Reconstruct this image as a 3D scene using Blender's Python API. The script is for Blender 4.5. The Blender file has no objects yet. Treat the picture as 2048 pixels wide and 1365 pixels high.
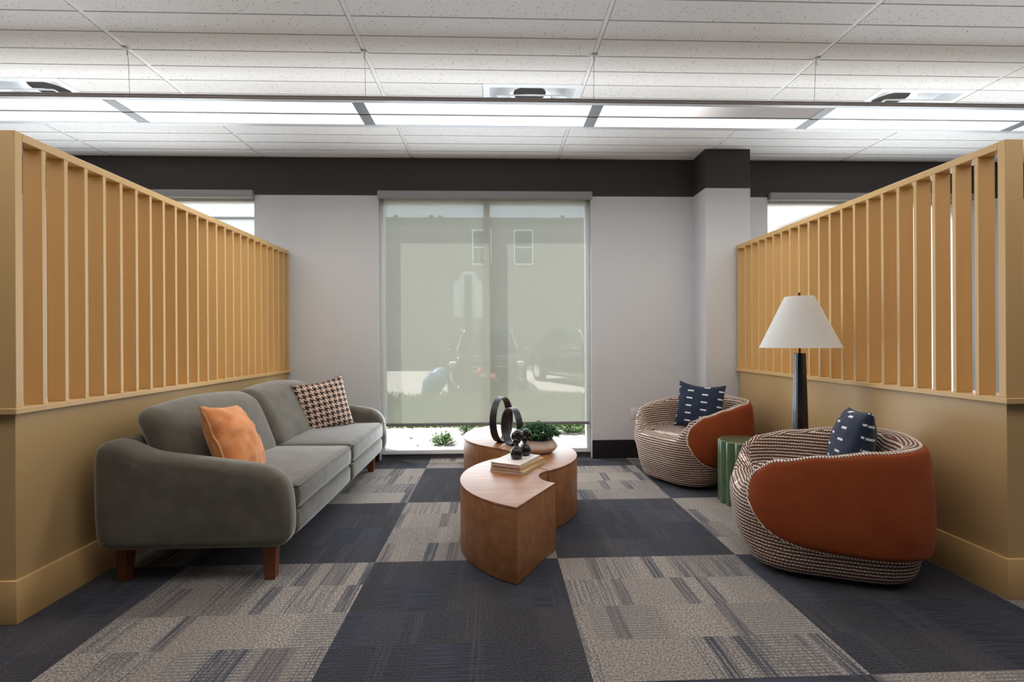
import bpy, bmesh, math, random
from mathutils import Vector, Matrix, noise
PI = math.pi
random.seed(7)
sc = bpy.context.scene
COL = sc.collection

# ------------------------------------------------------------------ camera, world, sun, exposure
FPX, YAW, ROLL, CAM_H = 992.0, .0358, -.0057, 1.205
cy_, sy_, cr_, sr_ = math.cos(YAW), math.sin(YAW), math.cos(ROLL), math.sin(ROLL)
xr, yr, zr = Vector((cy_, -sy_, 0)), Vector((sy_, cy_, 0)), Vector((0, 0, 1))
right, up, back = cr_*xr + sr_*zr, -sr_*xr + cr_*zr, -yr
cam = bpy.data.cameras.new('camera'); cam.sensor_width = 36; cam.lens = FPX*36/2048; cam.clip_end = 300
cam_o = bpy.data.objects.new('camera', cam); COL.objects.link(cam_o)
cam_o.matrix_world = Matrix(((right.x, up.x, back.x, 0), (right.y, up.y, back.y, 0), (right.z, up.z, back.z, CAM_H), (0, 0, 0, 1)))
sc.camera = cam_o
sc.view_settings.view_transform = 'Standard'; sc.view_settings.look = 'None'
sc.view_settings.gamma = 1.0; sc.view_settings.exposure = 0.0
sc.cycles.use_denoising = True
sc.cycles.max_bounces = 8; sc.cycles.diffuse_bounces = 5; sc.cycles.transparent_max_bounces = 12
sc.cycles.sample_clamp_indirect = 6.0

SKY_STRENGTH, SUN_STRENGTH = 2.2, 15.5
PANEL_EMIT, UPLIGHT_EMIT, BACK_AREA = 1.7, 1.0, 30.0
w = bpy.data.worlds.new('sky'); sc.world = w; w.use_nodes = True
wn = w.node_tree; bg = wn.nodes['Background']
sky = wn.nodes.new('ShaderNodeTexSky'); sky.sky_type = 'HOSEK_WILKIE'
sky.sun_direction = Vector((-.42, .35, .84)).normalized(); sky.turbidity = 3.0; sky.ground_albedo = .4
wmix = wn.nodes.new('ShaderNodeMix'); wmix.data_type = 'RGBA'; wmix.inputs[0].default_value = .6
wmix.inputs[7].default_value = (.80, .88, 1.0, 1)
wn.links.new(sky.outputs[0], wmix.inputs[6]); wn.links.new(wmix.outputs[2], bg.inputs[0])
bg.inputs[1].default_value = SKY_STRENGTH

sun = bpy.data.lights.new('sun', 'SUN'); sun.energy = SUN_STRENGTH; sun.angle = .009; sun.color = (1, .965, .90)
sun_o = bpy.data.objects.new('sun', sun); COL.objects.link(sun_o)
sun_dir = Vector((1.09, -1.0, -2.6)).normalized()
sun_o.rotation_euler = sun_dir.to_track_quat('-Z', 'Y').to_euler(); sun_o.location = (-8, 12, 18)

def area(name, loc, aim, sx, sy, power, color):
    l = bpy.data.lights.new(name, 'AREA'); l.shape = 'RECTANGLE'; l.size = sx; l.size_y = sy; l.energy = power; l.color = color
    o = bpy.data.objects.new(name, l); COL.objects.link(o); o.location = loc
    o.rotation_euler = Vector(aim).to_track_quat('-Z', 'Y').to_euler(); return o
# unseen ceiling light runs, added for ambient light and the near ceiling
area('ceiling_fill_middle', (.5, 1.5, 2.74), (0, 0, -1), 10, .36, BACK_AREA*1.0, (1, .98, .955))
area('ceiling_upfill_middle', (.5, .9, 2.80), (0, 0, 1), 10, .36, BACK_AREA*2.0, (1, .975, .95))
area('ceiling_fill_rear', (.5, -3.0, 2.74), (0, 0, -1), 10, .36, BACK_AREA*.1, (1, .98, .955))
# daylight entering through the three windows
for nm, x0_, x1_, pw in (('daylight_window_centre', -1.1, .95, 48), ('daylight_window_left', -4.5, -2.43, 60), ('daylight_window_right', 2.88, 4.95, 60)):
    area(nm, ((x0_+x1_)/2, 4.965, 1.4), (0, -1, 0), x1_-x0_, 2.3, pw, (.84, .92, 1.0))

# added upward lamps inside the windows, for ground bounce on the far ceiling
for nm, x0_, x1_, pw in (('bounce_fill_centre', -1.1, .95, 11), ('bounce_fill_left', -4.5, -2.43, 18), ('bounce_fill_right', 2.88, 4.95, 18)):
    area(nm, ((x0_+x1_)/2, 4.78, .55), (0, -1, .62), x1_-x0_, .7, pw, (.82, .92, 1.0))

# ------------------------------------------------------------------ node helpers
def lin(r, g, b):
    f = lambda c: (c/255/12.92) if c/255 <= .04045 else ((c/255+.055)/1.055)**2.4
    return (f(r), f(g), f(b), 1)
class NT:
    def __init__(s, name):
        s.m = bpy.data.materials.new(name); s.m.use_nodes = True; s.t = s.m.node_tree; s.N = s.t.nodes; s.L = s.t.links
        s.N.clear(); s.out = s.N.new('ShaderNodeOutputMaterial')
    def n(s, typ, ins=None, **kw):
        nd = s.N.new(typ)
        for k, v in kw.items(): setattr(nd, k, v)
        for k, v in (ins or {}).items(): s.put(nd.inputs[k], v)
        return nd
    def put(s, sock, v):
        if hasattr(v, 'is_output') or isinstance(v, bpy.types.NodeSocket): s.L.new(v, sock)
        else: sock.default_value = v
    def m_(s, op, a, b=None, c=None):
        nd = s.N.new('ShaderNodeMath'); nd.operation = op; s.put(nd.inputs[0], a)
        if b is not None: s.put(nd.inputs[1], b)
        if c is not None: s.put(nd.inputs[2], c)
        return nd.outputs[0]
    def xyz(s, vec):
        nd = s.n('ShaderNodeSeparateXYZ', {0: vec}); return nd.outputs[0], nd.outputs[1], nd.outputs[2]
    def comb(s, x, y, z=0.0): return s.n('ShaderNodeCombineXYZ', {0: x, 1: y, 2: z}).outputs[0]
    def mix(s, f, a, b):
        nd = s.N.new('ShaderNodeMix'); nd.data_type = 'RGBA'; s.put(nd.inputs[0], f); s.put(nd.inputs[6], a); s.put(nd.inputs[7], b); return nd.outputs[2]
    def noise(s, vec, scale, detail=2.0, rough=.5, dims='3D'):
        nd = s.n('ShaderNodeTexNoise', {'Vector': vec, 'Scale': scale, 'Detail': detail, 'Roughness': rough}); return nd.outputs[0]
    def white(s, vec): return s.n('ShaderNodeTexWhiteNoise', {'Vector': vec}, noise_dimensions='3D').outputs[0]
    def ramp(s, f, lo, hi):
        nd = s.n('ShaderNodeMapRange', {0: f, 1: lo, 2: hi, 3: 0.0, 4: 1.0}); nd.clamp = True; return nd.outputs[0]
    def pos(s): return s.n('ShaderNodeNewGeometry').outputs['Position']
    def obj(s): return s.n('ShaderNodeTexCoord').outputs['Object']
    def uv(s): return s.n('ShaderNodeTexCoord').outputs['UV']
    def bump(s, h, strength=.3, dist=.002):
        return s.n('ShaderNodeBump', {'Height': h, 'Strength': strength, 'Distance': dist}).outputs[0]
    def pbr(s, col, rough=.5, bump=None, **ins):
        d = {'Base Color': col, 'Roughness': rough}
        for k, v in ins.items(): d[k.replace('_', ' ')] = v
        if bump is not None: d['Normal'] = bump
        b = s.n('ShaderNodeBsdfPrincipled', d); s.L.new(b.outputs[0], s.out.inputs[0]); return s.m
def plain(name, rgb, rough=.5, var=.04, scale=30, bump=.05, **kw):
    t = NT(name); p = t.obj(); nz = t.noise(p, scale, 3)
    c = lin(*rgb); d = tuple(min(1, x*(1-var*2)) for x in c[:3])+(1,)
    return t.pbr(t.mix(nz, d, c), rough, t.bump(nz, bump, .002), **kw)

# ------------------------------------------------------------------ mesh helpers
def tag(o, label=None, cat=None, group=None, kind=None):
    if label: o['label'] = label
    if cat: o['category'] = cat
    if group: o['group'] = group
    if kind: o['kind'] = kind
    return o
def empty(name, loc=(0, 0, 0), rz=0, label=None, cat=None, group=None):
    o = bpy.data.objects.new(name, None); COL.objects.link(o); o.location = loc; o.rotation_euler = (0, 0, rz)
    o.empty_display_size = .05
    return tag(o, label, cat, group)
def link(name, bm, mat, parent=None, smooth=35, recalc=True):
    if recalc: bmesh.ops.recalc_face_normals(bm, faces=bm.faces)
    me = bpy.data.meshes.new(name)
    if smooth is not None:
        ang = math.radians(smooth)
        for f in bm.faces: f.smooth = True
        for e in bm.edges:
            if len(e.link_faces) == 2:
                if e.calc_face_angle(0) > ang: e.smooth = False
    bm.to_mesh(me); bm.free()
    for mm in (mat if isinstance(mat, (list, tuple)) else [mat]): me.materials.append(mm)
    o = bpy.data.objects.new(name, me); COL.objects.link(o)
    if parent: o.parent = parent
    return o
def copy_tree(o, parent=None):
    c = o.copy(); COL.objects.link(c); c.parent = parent
    for ch in list(o.children): copy_tree(ch, c)
    return c
def box(bm, x0, x1, y0, y1, z0, z1, bev=0.0, seg=2, mi=0):
    vs = [bm.verts.new(p) for p in ((x0, y0, z0), (x1, y0, z0), (x1, y1, z0), (x0, y1, z0), (x0, y0, z1), (x1, y0, z1), (x1, y1, z1), (x0, y1, z1))]
    fs = [bm.faces.new([vs[i] for i in q]) for q in ((3, 2, 1, 0), (4, 5, 6, 7), (0, 1, 5, 4), (1, 2, 6, 5), (2, 3, 7, 6), (3, 0, 4, 7))]
    for f in fs: f.material_index = mi
    if bev > 0:
        es = list({e for f in fs for e in f.edges})
        r = bmesh.ops.bevel(bm, geom=es, offset=bev, segments=seg, profile=.5, affect='EDGES')
        for f in r['faces']: f.material_index = mi
    return vs
def B(*a, **k):
    bm = bmesh.new(); box(bm, *a, **k); return bm
def boxes(lst, bev=0, seg=2):
    bm = bmesh.new()
    for a in lst: box(bm, *a, bev=bev, seg=seg)
    return bm
def loft(bm, rings, close=True, cap0=True, cap1=True, mi=0):
    vr = [[bm.verts.new(p) for p in r] for r in rings]
    n = len(vr[0])
    for a, b in zip(vr, vr[1:]):
        for i in range(n if close else n-1):
            j = (i+1) % n
            f = bm.faces.new((a[i], a[j], b[j], b[i])); f.material_index = mi
    if cap0: bm.faces.new(vr[0][::-1]).material_index = mi
    if cap1: bm.faces.new(vr[-1]).material_index = mi
    return vr
def lathe(prof, n=48, c=(0, 0), cap0=True, cap1=True, bm=None):
    bm = bm or bmesh.new()
    loft(bm, [[(c[0]+r*math.cos(2*PI*i/n), c[1]+r*math.sin(2*PI*i/n), z) for i in range(n)] for r, z in prof], True, cap0, cap1)
    return bm
def inset(pts, d):
    n = len(pts); out = []
    for i in range(n):
        a, b, c = Vector(pts[i-1]), Vector(pts[i]), Vector(pts[(i+1) % n])
        e1, e2 = (b-a), (c-b)
        if e1.length < 1e-9: e1 = e2
        if e2.length < 1e-9: e2 = e1
        n1, n2 = Vector((-e1.y, e1.x)).normalized(), Vector((-e2.y, e2.x)).normalized()
        m = (n1+n2); m = m.normalized() if m.length > 1e-6 else n1
        k = max(.45, m.dot(n1)); out.append(tuple(b+m*(d/k)))
    return out
def prism(pts, a0, a1, r=.003, seg=4, place=lambda u, v, w: (u, v, w), bulge=0, bm=None):
    """pts: CCW outline (u,v); extruded along w from a0 to a1, edges rounded by r."""
    bm = bm or bmesh.new(); rings = []
    for k in range(seg+1):
        t = PI/2*k/seg; rings.append((r*(1-math.sin(t)), a0+r*(1-math.cos(t))))
    for k in range(seg+1):
        t = PI/2*(1-k/seg); rings.append((r*(1-math.sin(t)), a1-r*(1-math.cos(t))))
    cu, cv = sum(p[0] for p in pts)/len(pts), sum(p[1] for p in pts)/len(pts)
    if bulge:
        def shr(q, f): return [(cu+(u-cu)*f, cv+(v-cv)*f) for u, v in q]
        e0, e1 = inset(pts, rings[0][0]), inset(pts, rings[-1][0])
        L = [[place(u, v, a0-bulge*b) for u, v in shr(e0, f)] for f, b in ((.02, 1), (.3, 1), (.6, .9), (.85, .5))]+[[place(u, v, w_) for u, v in inset(pts, d)] for d, w_ in rings]+[[place(u, v, a1+bulge*b) for u, v in shr(e1, f)] for f, b in ((.85, .5), (.6, .9), (.3, 1), (.02, 1))]
        loft(bm, L)
    else: loft(bm, [[place(u, v, w_) for u, v in inset(pts, d)] for d, w_ in rings])
    return bm
def spline(keys, x):
    if x <= keys[0][0]: return keys[0][1]
    for (x0, y0), (x1, y1) in zip(keys, keys[1:]):
        if x <= x1:
            t = (x-x0)/(x1-x0); t = t*t*(3-2*t); return y0+(y1-y0)*t
    return keys[-1][1]
def crom(pts, sub=6, closed=False):
    n = len(pts); out = []; P = [Vector(p) for p in pts]
    rng = range(n if closed else n-1)
    for i in rng:
        p0 = P[(i-1) % n] if closed or i > 0 else P[0]
        p1 = P[i]; p2 = P[(i+1) % n]; p3 = P[(i+2) % n] if closed or i+2 < n else P[-1]
        for k in range(sub):
            t = k/sub
            out.append(.5*((2*p1)+(-p0+p2)*t+(2*p0-5*p1+4*p2-p3)*t*t+(-p0+3*p1-3*p2+p3)*t**3))
    if not closed: out.append(P[-1])
    return out
def tube(pts, r, n=8, closed=False, bm=None, caps=True):
    bm = bm or bmesh.new(); P = [Vector(p) for p in pts]; m = len(P); rings = []; up_ = None
    for i in range(m):
        a = P[i-1] if (closed or i > 0) else P[i]; b = P[(i+1) % m] if (closed or i < m-1) else P[i]
        d = (b-a).normalized() if (b-a).length > 1e-9 else Vector((0, 0, 1))
        if up_ is None: up_ = d.orthogonal().normalized()
        up_ = (up_-d*up_.dot(d)); up_ = up_.normalized() if up_.length > 1e-6 else d.orthogonal().normalized()
        s = d.cross(up_); rr = r[i] if isinstance(r, (list, tuple)) else r
        rings.append([P[i]+(up_*math.cos(2*PI*k/n)+s*math.sin(2*PI*k/n))*rr for k in range(n)])
    if closed: rings.append(rings[0]); 
    loft(bm, rings, True, caps and not closed, caps and not closed)
    if closed: bmesh.ops.remove_doubles(bm, verts=bm.verts, dist=1e-5)
    return bm
def rbox(c, s, r, puff=(0, 0, 0), n=10, sag=None, bm=None, warp=None):
    """rounded, puffed cushion block. c centre, s full sizes, r corner radius."""
    bm = bm or bmesh.new(); h = [x/2 for x in s]
    r = min(r, *[x*.98 for x in h])
    def ax(hh):
        e = [hh-r+r*math.tan(PI/4*k/4) for k in range(0, 5)]
        inner = [(-(hh-r))+2*(hh-r)*k/n for k in range(n+1)]
        return sorted(set([round(-x, 6) for x in e[1:]]))+inner+[x for x in e[1:]]
    A = [ax(x) for x in h]; cache = {}
    def V(p):
        k = tuple(round(x, 5) for x in p)
        if k in cache: return cache[k]
        q = Vector([max(-(hh-r), min(hh-r, x)) for x, hh in zip(p, h)]); d = Vector(p)-q
        v = q+(d.normalized()*r if d.length > 1e-9 else Vector())
        u = [v[i]/h[i] for i in range(3)]
        for i in range(3):
            if puff[i]:
                j, l = (i+1) % 3, (i+2) % 3
                f = max(0, 1-u[j]**2)**.6*max(0, 1-u[l]**2)**.6
                v[i] += puff[i]*f*max(-1, min(1, u[i]*1.6))
        if sag: v = sag(v, u)
        v = v+Vector(c)
        if warp: v = warp(v)
        cache[k] = bm.verts.new(v); return cache[k]
    for i in range(3):
        j, l = (i+1) % 3, (i+2) % 3
        for sgn in (-1, 1):
            for a in range(len(A[j])-1):
                for b in range(len(A[l])-1):
                    q = []
                    for da, db in ((0, 0), (1, 0), (1, 1), (0, 1)):
                        p = [0, 0, 0]; p[i] = sgn*h[i]; p[j] = A[j][a+da]; p[l] = A[l][b+db]; q.append(V(p))
                    if sgn < 0: q = q[::-1]
                    try: bm.faces.new(q)
                    except ValueError: pass
    return bm
def set_uv(o, fn):
    me = o.data; uvl = me.uv_layers.new(name='UVMap')
    for p in me.polygons:
        for li in p.loop_indices: uvl.data[li].uv = fn(me.vertices[me.loops[li].vertex_index].co, p)

# ------------------------------------------------------------------ materials
def mat_carpet():
    t = NT('carpet'); p = t.pos(); X, Y, Z = t.xyz(p)
    gx, gy = t.m_('ADD', X, .6565+20), t.m_('ADD', Y, -2.734+20)
    bx, by = t.m_('FLOOR', gx), t.m_('FLOOR', gy)
    chk = t.m_('MODULO', t.m_('ADD', bx, by), 2.0)            # 0 light, 1 dark
    def cells(sx, sy, ox, seed):
        cyy = t.m_('FLOOR', t.m_('DIVIDE', gy, sy))
        off = t.m_('MULTIPLY', t.white(t.comb(cyy, seed, 1.0)), 7.0)
        cxx = t.m_('FLOOR', t.m_('ADD', t.m_('DIVIDE', gx, sx), off))
        return t.white(t.comb(cxx, cyy, seed))
    c1 = cells(.19, .25, 0, 3.3); c2 = cells(.115, .125, 0, 9.1); c3 = cells(.31, .25, 0, 5.7)
    fine = t.noise(p, 230, 2, .7)
    loops = t.n('ShaderNodeTexVoronoi', {'Vector': p, 'Scale': 170.0}).outputs['Distance']
    long_ = t.noise(t.comb(t.m_('MULTIPLY', X, 130), t.m_('MULTIPLY', Y, 5), 0.0), 1.0, 2)
    wide_ = t.noise(t.comb(t.m_('MULTIPLY', X, 7), t.m_('MULTIPLY', Y, 110), 0.0), 1.0, 2)
    rib = t.m_('SINE', t.m_('MULTIPLY', Y, 2*PI/.018))
    rib = t.ramp(t.m_('ADD', rib, t.m_('MULTIPLY', wide_, 1.2)), .2, 1.3)
    streak = t.ramp(long_, .50, .66)
    spk = t.ramp(fine, .32, .68)
    yarn = t.ramp(t.noise(p, 120, 3, .65), .40, .60)
    long_ = t.noise(t.comb(t.m_('MULTIPLY', X, 95), t.m_('MULTIPLY', Y, 2.2), 0.0), 1.0, 2)
    streak = t.ramp(long_, .44, .60)
    c4 = cells(.062, .25, 0, 21.7)
    # light tile
    la, lb, lc = lin(190, 178, 166), lin(84, 80, 80), lin(58, 62, 74)
    Lc = t.mix(t.m_('ADD', .12, t.m_('MULTIPLY', yarn, .80)), lb, la)
    band = t.m_('MULTIPLY', t.m_('GREATER_THAN', c4, .80), t.m_('ADD', .35, t.m_('MULTIPLY', streak, .55)))
    Lc = t.mix(t.m_('MULTIPLY', t.m_('GREATER_THAN', c1, .60), t.m_('MULTIPLY', streak, .55)), Lc, lc)
    Lc = t.mix(t.m_('MULTIPLY', t.m_('LESS_THAN', c3, .40), t.m_('MULTIPLY', rib, t.m_('MULTIPLY', yarn, .75))), Lc, lc)
    Lc = t.mix(band, Lc, lc)
    Lc = t.mix(t.m_('MULTIPLY', t.m_('LESS_THAN', c1, .30), .30), Lc, lin(128, 118, 112))
    # dark tile
    da, db, dc = lin(92, 88, 92), lin(34, 35, 42), lin(70, 78, 100)
    lift = t.m_('ADD', .06, t.m_('MULTIPLY', c3, .40))
    Dc = t.mix(t.m_('ADD', t.m_('MULTIPLY', yarn, lift), t.m_('MULTIPLY', c1, .18)), db, da)
    Dc = t.mix(t.m_('MULTIPLY', t.m_('LESS_THAN', c3, .40), t.m_('MULTIPLY', t.ramp(wide_, .42, .66), .55)), Dc, dc)
    Dc = t.mix(t.m_('MULTIPLY', t.m_('GREATER_THAN', c4, .75), t.m_('MULTIPLY', streak, .30)), Dc, da)
    Dc = t.mix(t.m_('MULTIPLY', t.ramp(t.noise(p, 330, 1), .69, .75), .6), Dc, lin(160, 155, 160))
    col = t.mix(chk, Lc, Dc)
    h = t.m_('ADD', t.m_('MULTIPLY', loops, -.6), t.m_('ADD', t.m_('MULTIPLY', rib, .25), t.m_('MULTIPLY', yarn, .8)))
    return t.pbr(col, .95, t.bump(h, .6, .005), Sheen_Weight=.08, Specular_IOR_Level=.15)
def mat_ceiling():
    t = NT('ceiling_tile'); p = t.pos(); X, Y, Z = t.xyz(p)
    v = t.n('ShaderNodeTexVoronoi', {'Vector': p, 'Scale': 60.0}).outputs['Distance']
    mask = t.ramp(t.noise(p, 60, 1), .48, .56)
    cell = t.m_('MODULO', t.m_('ADD', t.m_('DIVIDE', t.m_('ADD', Y, 20-2.85), .182), 0.0), 1.0)
    edge = t.m_('MULTIPLY', t.m_('GREATER_THAN', cell, .10), t.m_('LESS_THAN', cell, .90))
    hole = t.m_('MULTIPLY', t.m_('MULTIPLY', t.m_('LESS_THAN', v, .20), mask), edge)
    col = t.mix(hole, lin(236, 233, 230), lin(120, 114, 110))
    return t.pbr(col, .9, t.bump(t.m_('MULTIPLY', hole, -1.0), .3, .003), Specular_IOR_Level=.1)
M = {}
M['carpet'] = mat_carpet()
M['ceiling'] = mat_ceiling()
M['grid'] = plain('ceiling_grid_white', (238, 236, 233), .5)
M['kerf'] = plain('ceiling_kerf_shade', (84, 78, 74), .9)  # dark grey backing stands in for shade inside the ceiling gaps
def mat_wall(name, rgb, rough=.7):
    t = NT(name); p = t.obj(); a = t.noise(p, 160, 3); b = t.noise(p, 1.3, 2)
    c = lin(*rgb); d = tuple(x*.96 for x in c[:3])+(1,)
    return t.pbr(t.mix(b, d, c), rough, t.bump(a, .12, .001), Specular_IOR_Level=.3)
M['wall'] = mat_wall('wall_paint_white', (209, 210, 212))
M['band'] = mat_wall('soffit_paint_charcoal', (66, 61, 60), .6)
M['black_base'] = mat_wall('baseboard_black', (34, 31, 34), .45)
M['sill'] = mat_wall('sill_grey', (96, 98, 104), .5)
def mat_wood(name, rgb, rough=.42):
    t = NT(name); p = t.obj(); X, Y, Z = t.xyz(p)
    g = t.noise(t.comb(t.m_('MULTIPLY', X, 30), t.m_('MULTIPLY', Y, 30), t.m_('MULTIPLY', Z, 1.5)), 1.0, 3)
    c = lin(*rgb); d = tuple(x*.88 for x in c[:3])+(1,)
    return t.pbr(t.mix(g, d, c), rough, t.bump(g, .06, .001), Specular_IOR_Level=.4)
M['slat'] = mat_wood('mustard_painted_wood', (211, 172, 115))
M['pony'] = mat_wall('tan_painted_wall', (190, 158, 110), .38)
def mat_velvet(name, lo, hi, sheen=.5, scale=9, tint=(1, 1, 1, 1)):
    t = NT(name); p = t.obj()
    big = t.ramp(t.noise(p, scale, 3, .55), .36, .66); f = t.noise(p, 700, 2)
    col = t.mix(t.m_('ADD', t.m_('MULTIPLY', big, .8), t.m_('MULTIPLY', f, .2)), lin(*lo), lin(*hi))
    return t.pbr(col, .85, t.bump(t.m_('ADD', t.m_('MULTIPLY', f, .15), big), .12, .006), Sheen_Weight=sheen, Sheen_Roughness=.35, Sheen_Tint=tint, Specular_IOR_Level=.2)
M['sofa'] = mat_velvet('sofa_velvet_grey', (88, 82, 71), (104, 98, 87), .7)
M['orange'] = mat_velvet('pillow_velvet_orange', (198, 120, 68), (222, 148, 96), .6, 14, (1, .8, .6, 1))
M['fringe'] = plain('pillow_fringe', (232, 170, 118), .9, .2, 200, .4)
M['rust'] = mat_velvet('rust_leather', (136, 61, 29), (150, 73, 36), .12, 5, (1, .7, .5, 1))
M['legwood'] = mat_wood('walnut_leg', (120, 68, 36), .4)
def mat_weave():
    t = NT('chair_weave'); U, V, _ = t.xyz(t.uv())
    row = .0185
    wob = t.m_('MULTIPLY', t.m_('SUBTRACT', t.noise(t.comb(t.m_('MULTIPLY', U, 30), t.m_('MULTIPLY', V, 30)), 1.0, 1), .5), .006)
    v = t.m_('DIVIDE', t.m_('ADD', t.m_('ADD', V, wob), 20.0), row)
    fr, ri = t.m_('FRACT', v), t.m_('FLOOR', v)
    d = t.m_('ABSOLUTE', t.m_('SUBTRACT', fr, .5))
    rr = t.white(t.comb(ri, 2.0, 3.0))
    u = t.m_('ADD', t.m_('DIVIDE', t.m_('ADD', U, 20.0), .019), t.m_('MULTIPLY', rr, 5.0))
    dash = t.m_('ABSOLUTE', t.m_('SUBTRACT', t.m_('FRACT', u), .5))
    nz = t.noise(t.comb(t.m_('MULTIPLY', U, 220), t.m_('MULTIPLY', V, 220)), 1.0, 2)
    a = t.ramp(t.m_('ADD', d, t.m_('MULTIPLY', t.m_('SUBTRACT', nz, .5), .16)), .25, .17)
    b = t.ramp(t.m_('ADD', dash, t.m_('MULTIPLY', t.m_('SUBTRACT', nz, .5), .2)), .45, .36)
    w_ = t.m_('MULTIPLY', a, b)
    thread = t.m_('MULTIPLY', t.ramp(nz, .5, .8), .30)
    col = t.mix(w_, t.mix(thread, lin(104, 66, 50), lin(190, 160, 140)), lin(236, 222, 208))
    h = t.m_('ADD', t.m_('MULTIPLY', w_, 1.0), t.m_('MULTIPLY', t.m_('COSINE', t.m_('MULTIPLY', t.m_('SUBTRACT', fr, .5), 2*PI)), .5))
    return t.pbr(col, .9, t.bump(h, .8, .006), Sheen_Weight=.1, Specular_IOR_Level=.2)
M['weave'] = mat_weave()
def mat_cord():
    t = NT('twisted_welt'); U, V, _ = t.xyz(t.uv())
    s = t.m_('FRACT', t.m_('ADD', t.m_('DIVIDE', U, .016), V))
    m = t.m_('GREATER_THAN', s, .38)
    return t.pbr(t.mix(m, lin(110, 72, 56), lin(236, 222, 208)), .9, t.bump(s, .5, .003))
M['cord'] = mat_cord()
def mat_hound():
    t = NT('houndstooth'); U, V, _ = t.xyz(t.uv())
    x, y = t.m_('FLOOR', t.m_('MULTIPLY', t.m_('ADD', U, 5.0), 170.0)), t.m_('FLOOR', t.m_('MULTIPLY', t.m_('ADD', V, 5.0), 170.0))
    wx = t.m_('MODULO', t.m_('FLOOR', t.m_('DIVIDE', x, 4.0)), 2.0); wy = t.m_('MODULO', t.m_('FLOOR', t.m_('DIVIDE', y, 4.0)), 2.0)
    tw = t.m_('LESS_THAN', t.m_('MODULO', t.m_('ADD', x, y), 4.0), 1.5)
    c = t.mix(tw, wy, wx)
    nz = t.noise(t.comb(t.m_('MULTIPLY', U, 90), t.m_('MULTIPLY', V, 90)), 1.0, 2)
    col = t.mix(c, lin(46, 30, 26), lin(206, 178, 160))
    return t.pbr(col, .95, t.bump(nz, .6, .004), Sheen_Weight=.15)
M['hound'] = mat_hound()
def mat_navy():
    t = NT('navy_dashes'); U, V, _ = t.xyz(t.uv())       # metres
    cx_ = t.m_('DIVIDE', t.m_('ADD', U, 10.02), .13); ci = t.m_('FLOOR', cx_); cf = t.m_('FRACT', cx_)
    v = t.m_('ADD', t.m_('DIVIDE', t.m_('ADD', V, 10.0), .066), t.m_('MULTIPLY', ci, .37)); vf = t.m_('FRACT', v)
    a = t.m_('LESS_THAN', t.m_('ABSOLUTE', t.m_('SUBTRACT', cf, .5)), .20)
    b = t.m_('LESS_THAN', t.m_('ABSOLUTE', t.m_('SUBTRACT', vf, .5)), .095)
    nz = t.noise(t.comb(t.m_('MULTIPLY', U, 300), t.m_('MULTIPLY', V, 300)), 1.0, 2)
    col = t.mix(t.m_('MULTIPLY', a, b), t.mix(nz, lin(16, 27, 46), lin(24, 40, 64)), lin(214, 214, 224))
    return t.pbr(col, .9, t.bump(nz, .3, .002), Sheen_Weight=.1)
M['navy'] = mat_navy()
def mat_table():
    t = NT('oak_veneer'); p = t.obj(); X, Y, Z = t.xyz(p)
    g = t.noise(t.comb(t.m_('MULTIPLY', X, 3), t.m_('MULTIPLY', Y, 22), t.m_('MULTIPLY', Z, 16)), 1.0, 4, .55)
    k = t.noise(t.comb(t.m_('MULTIPLY', X, 9), t.m_('MULTIPLY', Y, 12), t.m_('MULTIPLY', Z, 9)), 1.0, 2)
    knot = t.ramp(k, .72, .82)
    c = t.mix(t.ramp(g, .3, .7), lin(134, 86, 51), lin(164, 113, 72))
    c = t.mix(t.m_('MULTIPLY', knot, .5), c, lin(110, 60, 30))
    return t.pbr(c, .44, t.bump(g, .05, .001), Specular_IOR_Level=.5, Coat_Weight=.08, Coat_Roughness=.3)
M['table'] = mat_table()
M['green'] = plain('green_glaze', (84, 108, 80), .22, .06, 12, .03, Coat_Weight=.6, Coat_Roughness=.12)
M['lampblack'] = plain('lamp_black_wood', (26, 28, 36), .30, .1, 20, .04, Coat_Weight=.3)
M['blackmetal'] = plain('black_metal', (44, 42, 46), .42, .1, 60, .25, Metallic=.3)
M['figure'] = plain('black_ceramic', (26, 22, 26), .30, .1, 50, .2, Coat_Weight=.3)
M['brass'] = plain('dark_brass', (70, 58, 44), .35, .1, 60, .1, Metallic=.8)
def mat_shade_lamp():
    t = NT('lampshade_linen'); p = t.obj(); f = t.noise(p, 300, 2)
    a = t.n('ShaderNodeBsdfDiffuse', {0: t.mix(f, lin(236, 235, 232), lin(246, 245, 243)), 1: .5})
    b = t.n('ShaderNodeBsdfTranslucent', {0: lin(240, 238, 232)})
    m = t.n('ShaderNodeMixShader', {0: .35, 1: a.outputs[0], 2: b.outputs[0]}); t.L.new(m.outputs[0], t.out.inputs[0]); return t.m
M['lampshade'] = mat_shade_lamp()
def emit(name, rgb, strength):
    t = NT(name); e = t.n('ShaderNodeEmission', {0: rgb, 1: strength}); t.L.new(e.outputs[0], t.out.inputs[0]); return t.m
M['panel'] = emit('light_panel', (1, .99, .98, 1), PANEL_EMIT)
M['uplight'] = emit('light_panel_top', (1, .95, .90, 1), UPLIGHT_EMIT)
def mat_failing():
    t = NT('light_panel_failing'); X, Y, Z = t.xyz(t.obj())
    f = t.ramp(X, -.25, .35)
    s = t.m_('ADD', t.m_('MULTIPLY', t.m_('POWER', t.m_('SUBTRACT', 1.0, f), 3.0), PANEL_EMIT-.36), .36)
    e = t.n('ShaderNodeEmission', {0: (1, .93, .90, 1), 1: s}); t.L.new(e.outputs[0], t.out.inputs[0]); return t.m
M['failing'] = mat_failing()
M['fixture'] = plain('fixture_grey', (196, 190, 187), .4, .03, 30, .02, Metallic=.2)
M['fixture_light'] = plain('fixture_silver', (196, 198, 202), .4, .03, 30, .02)
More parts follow.
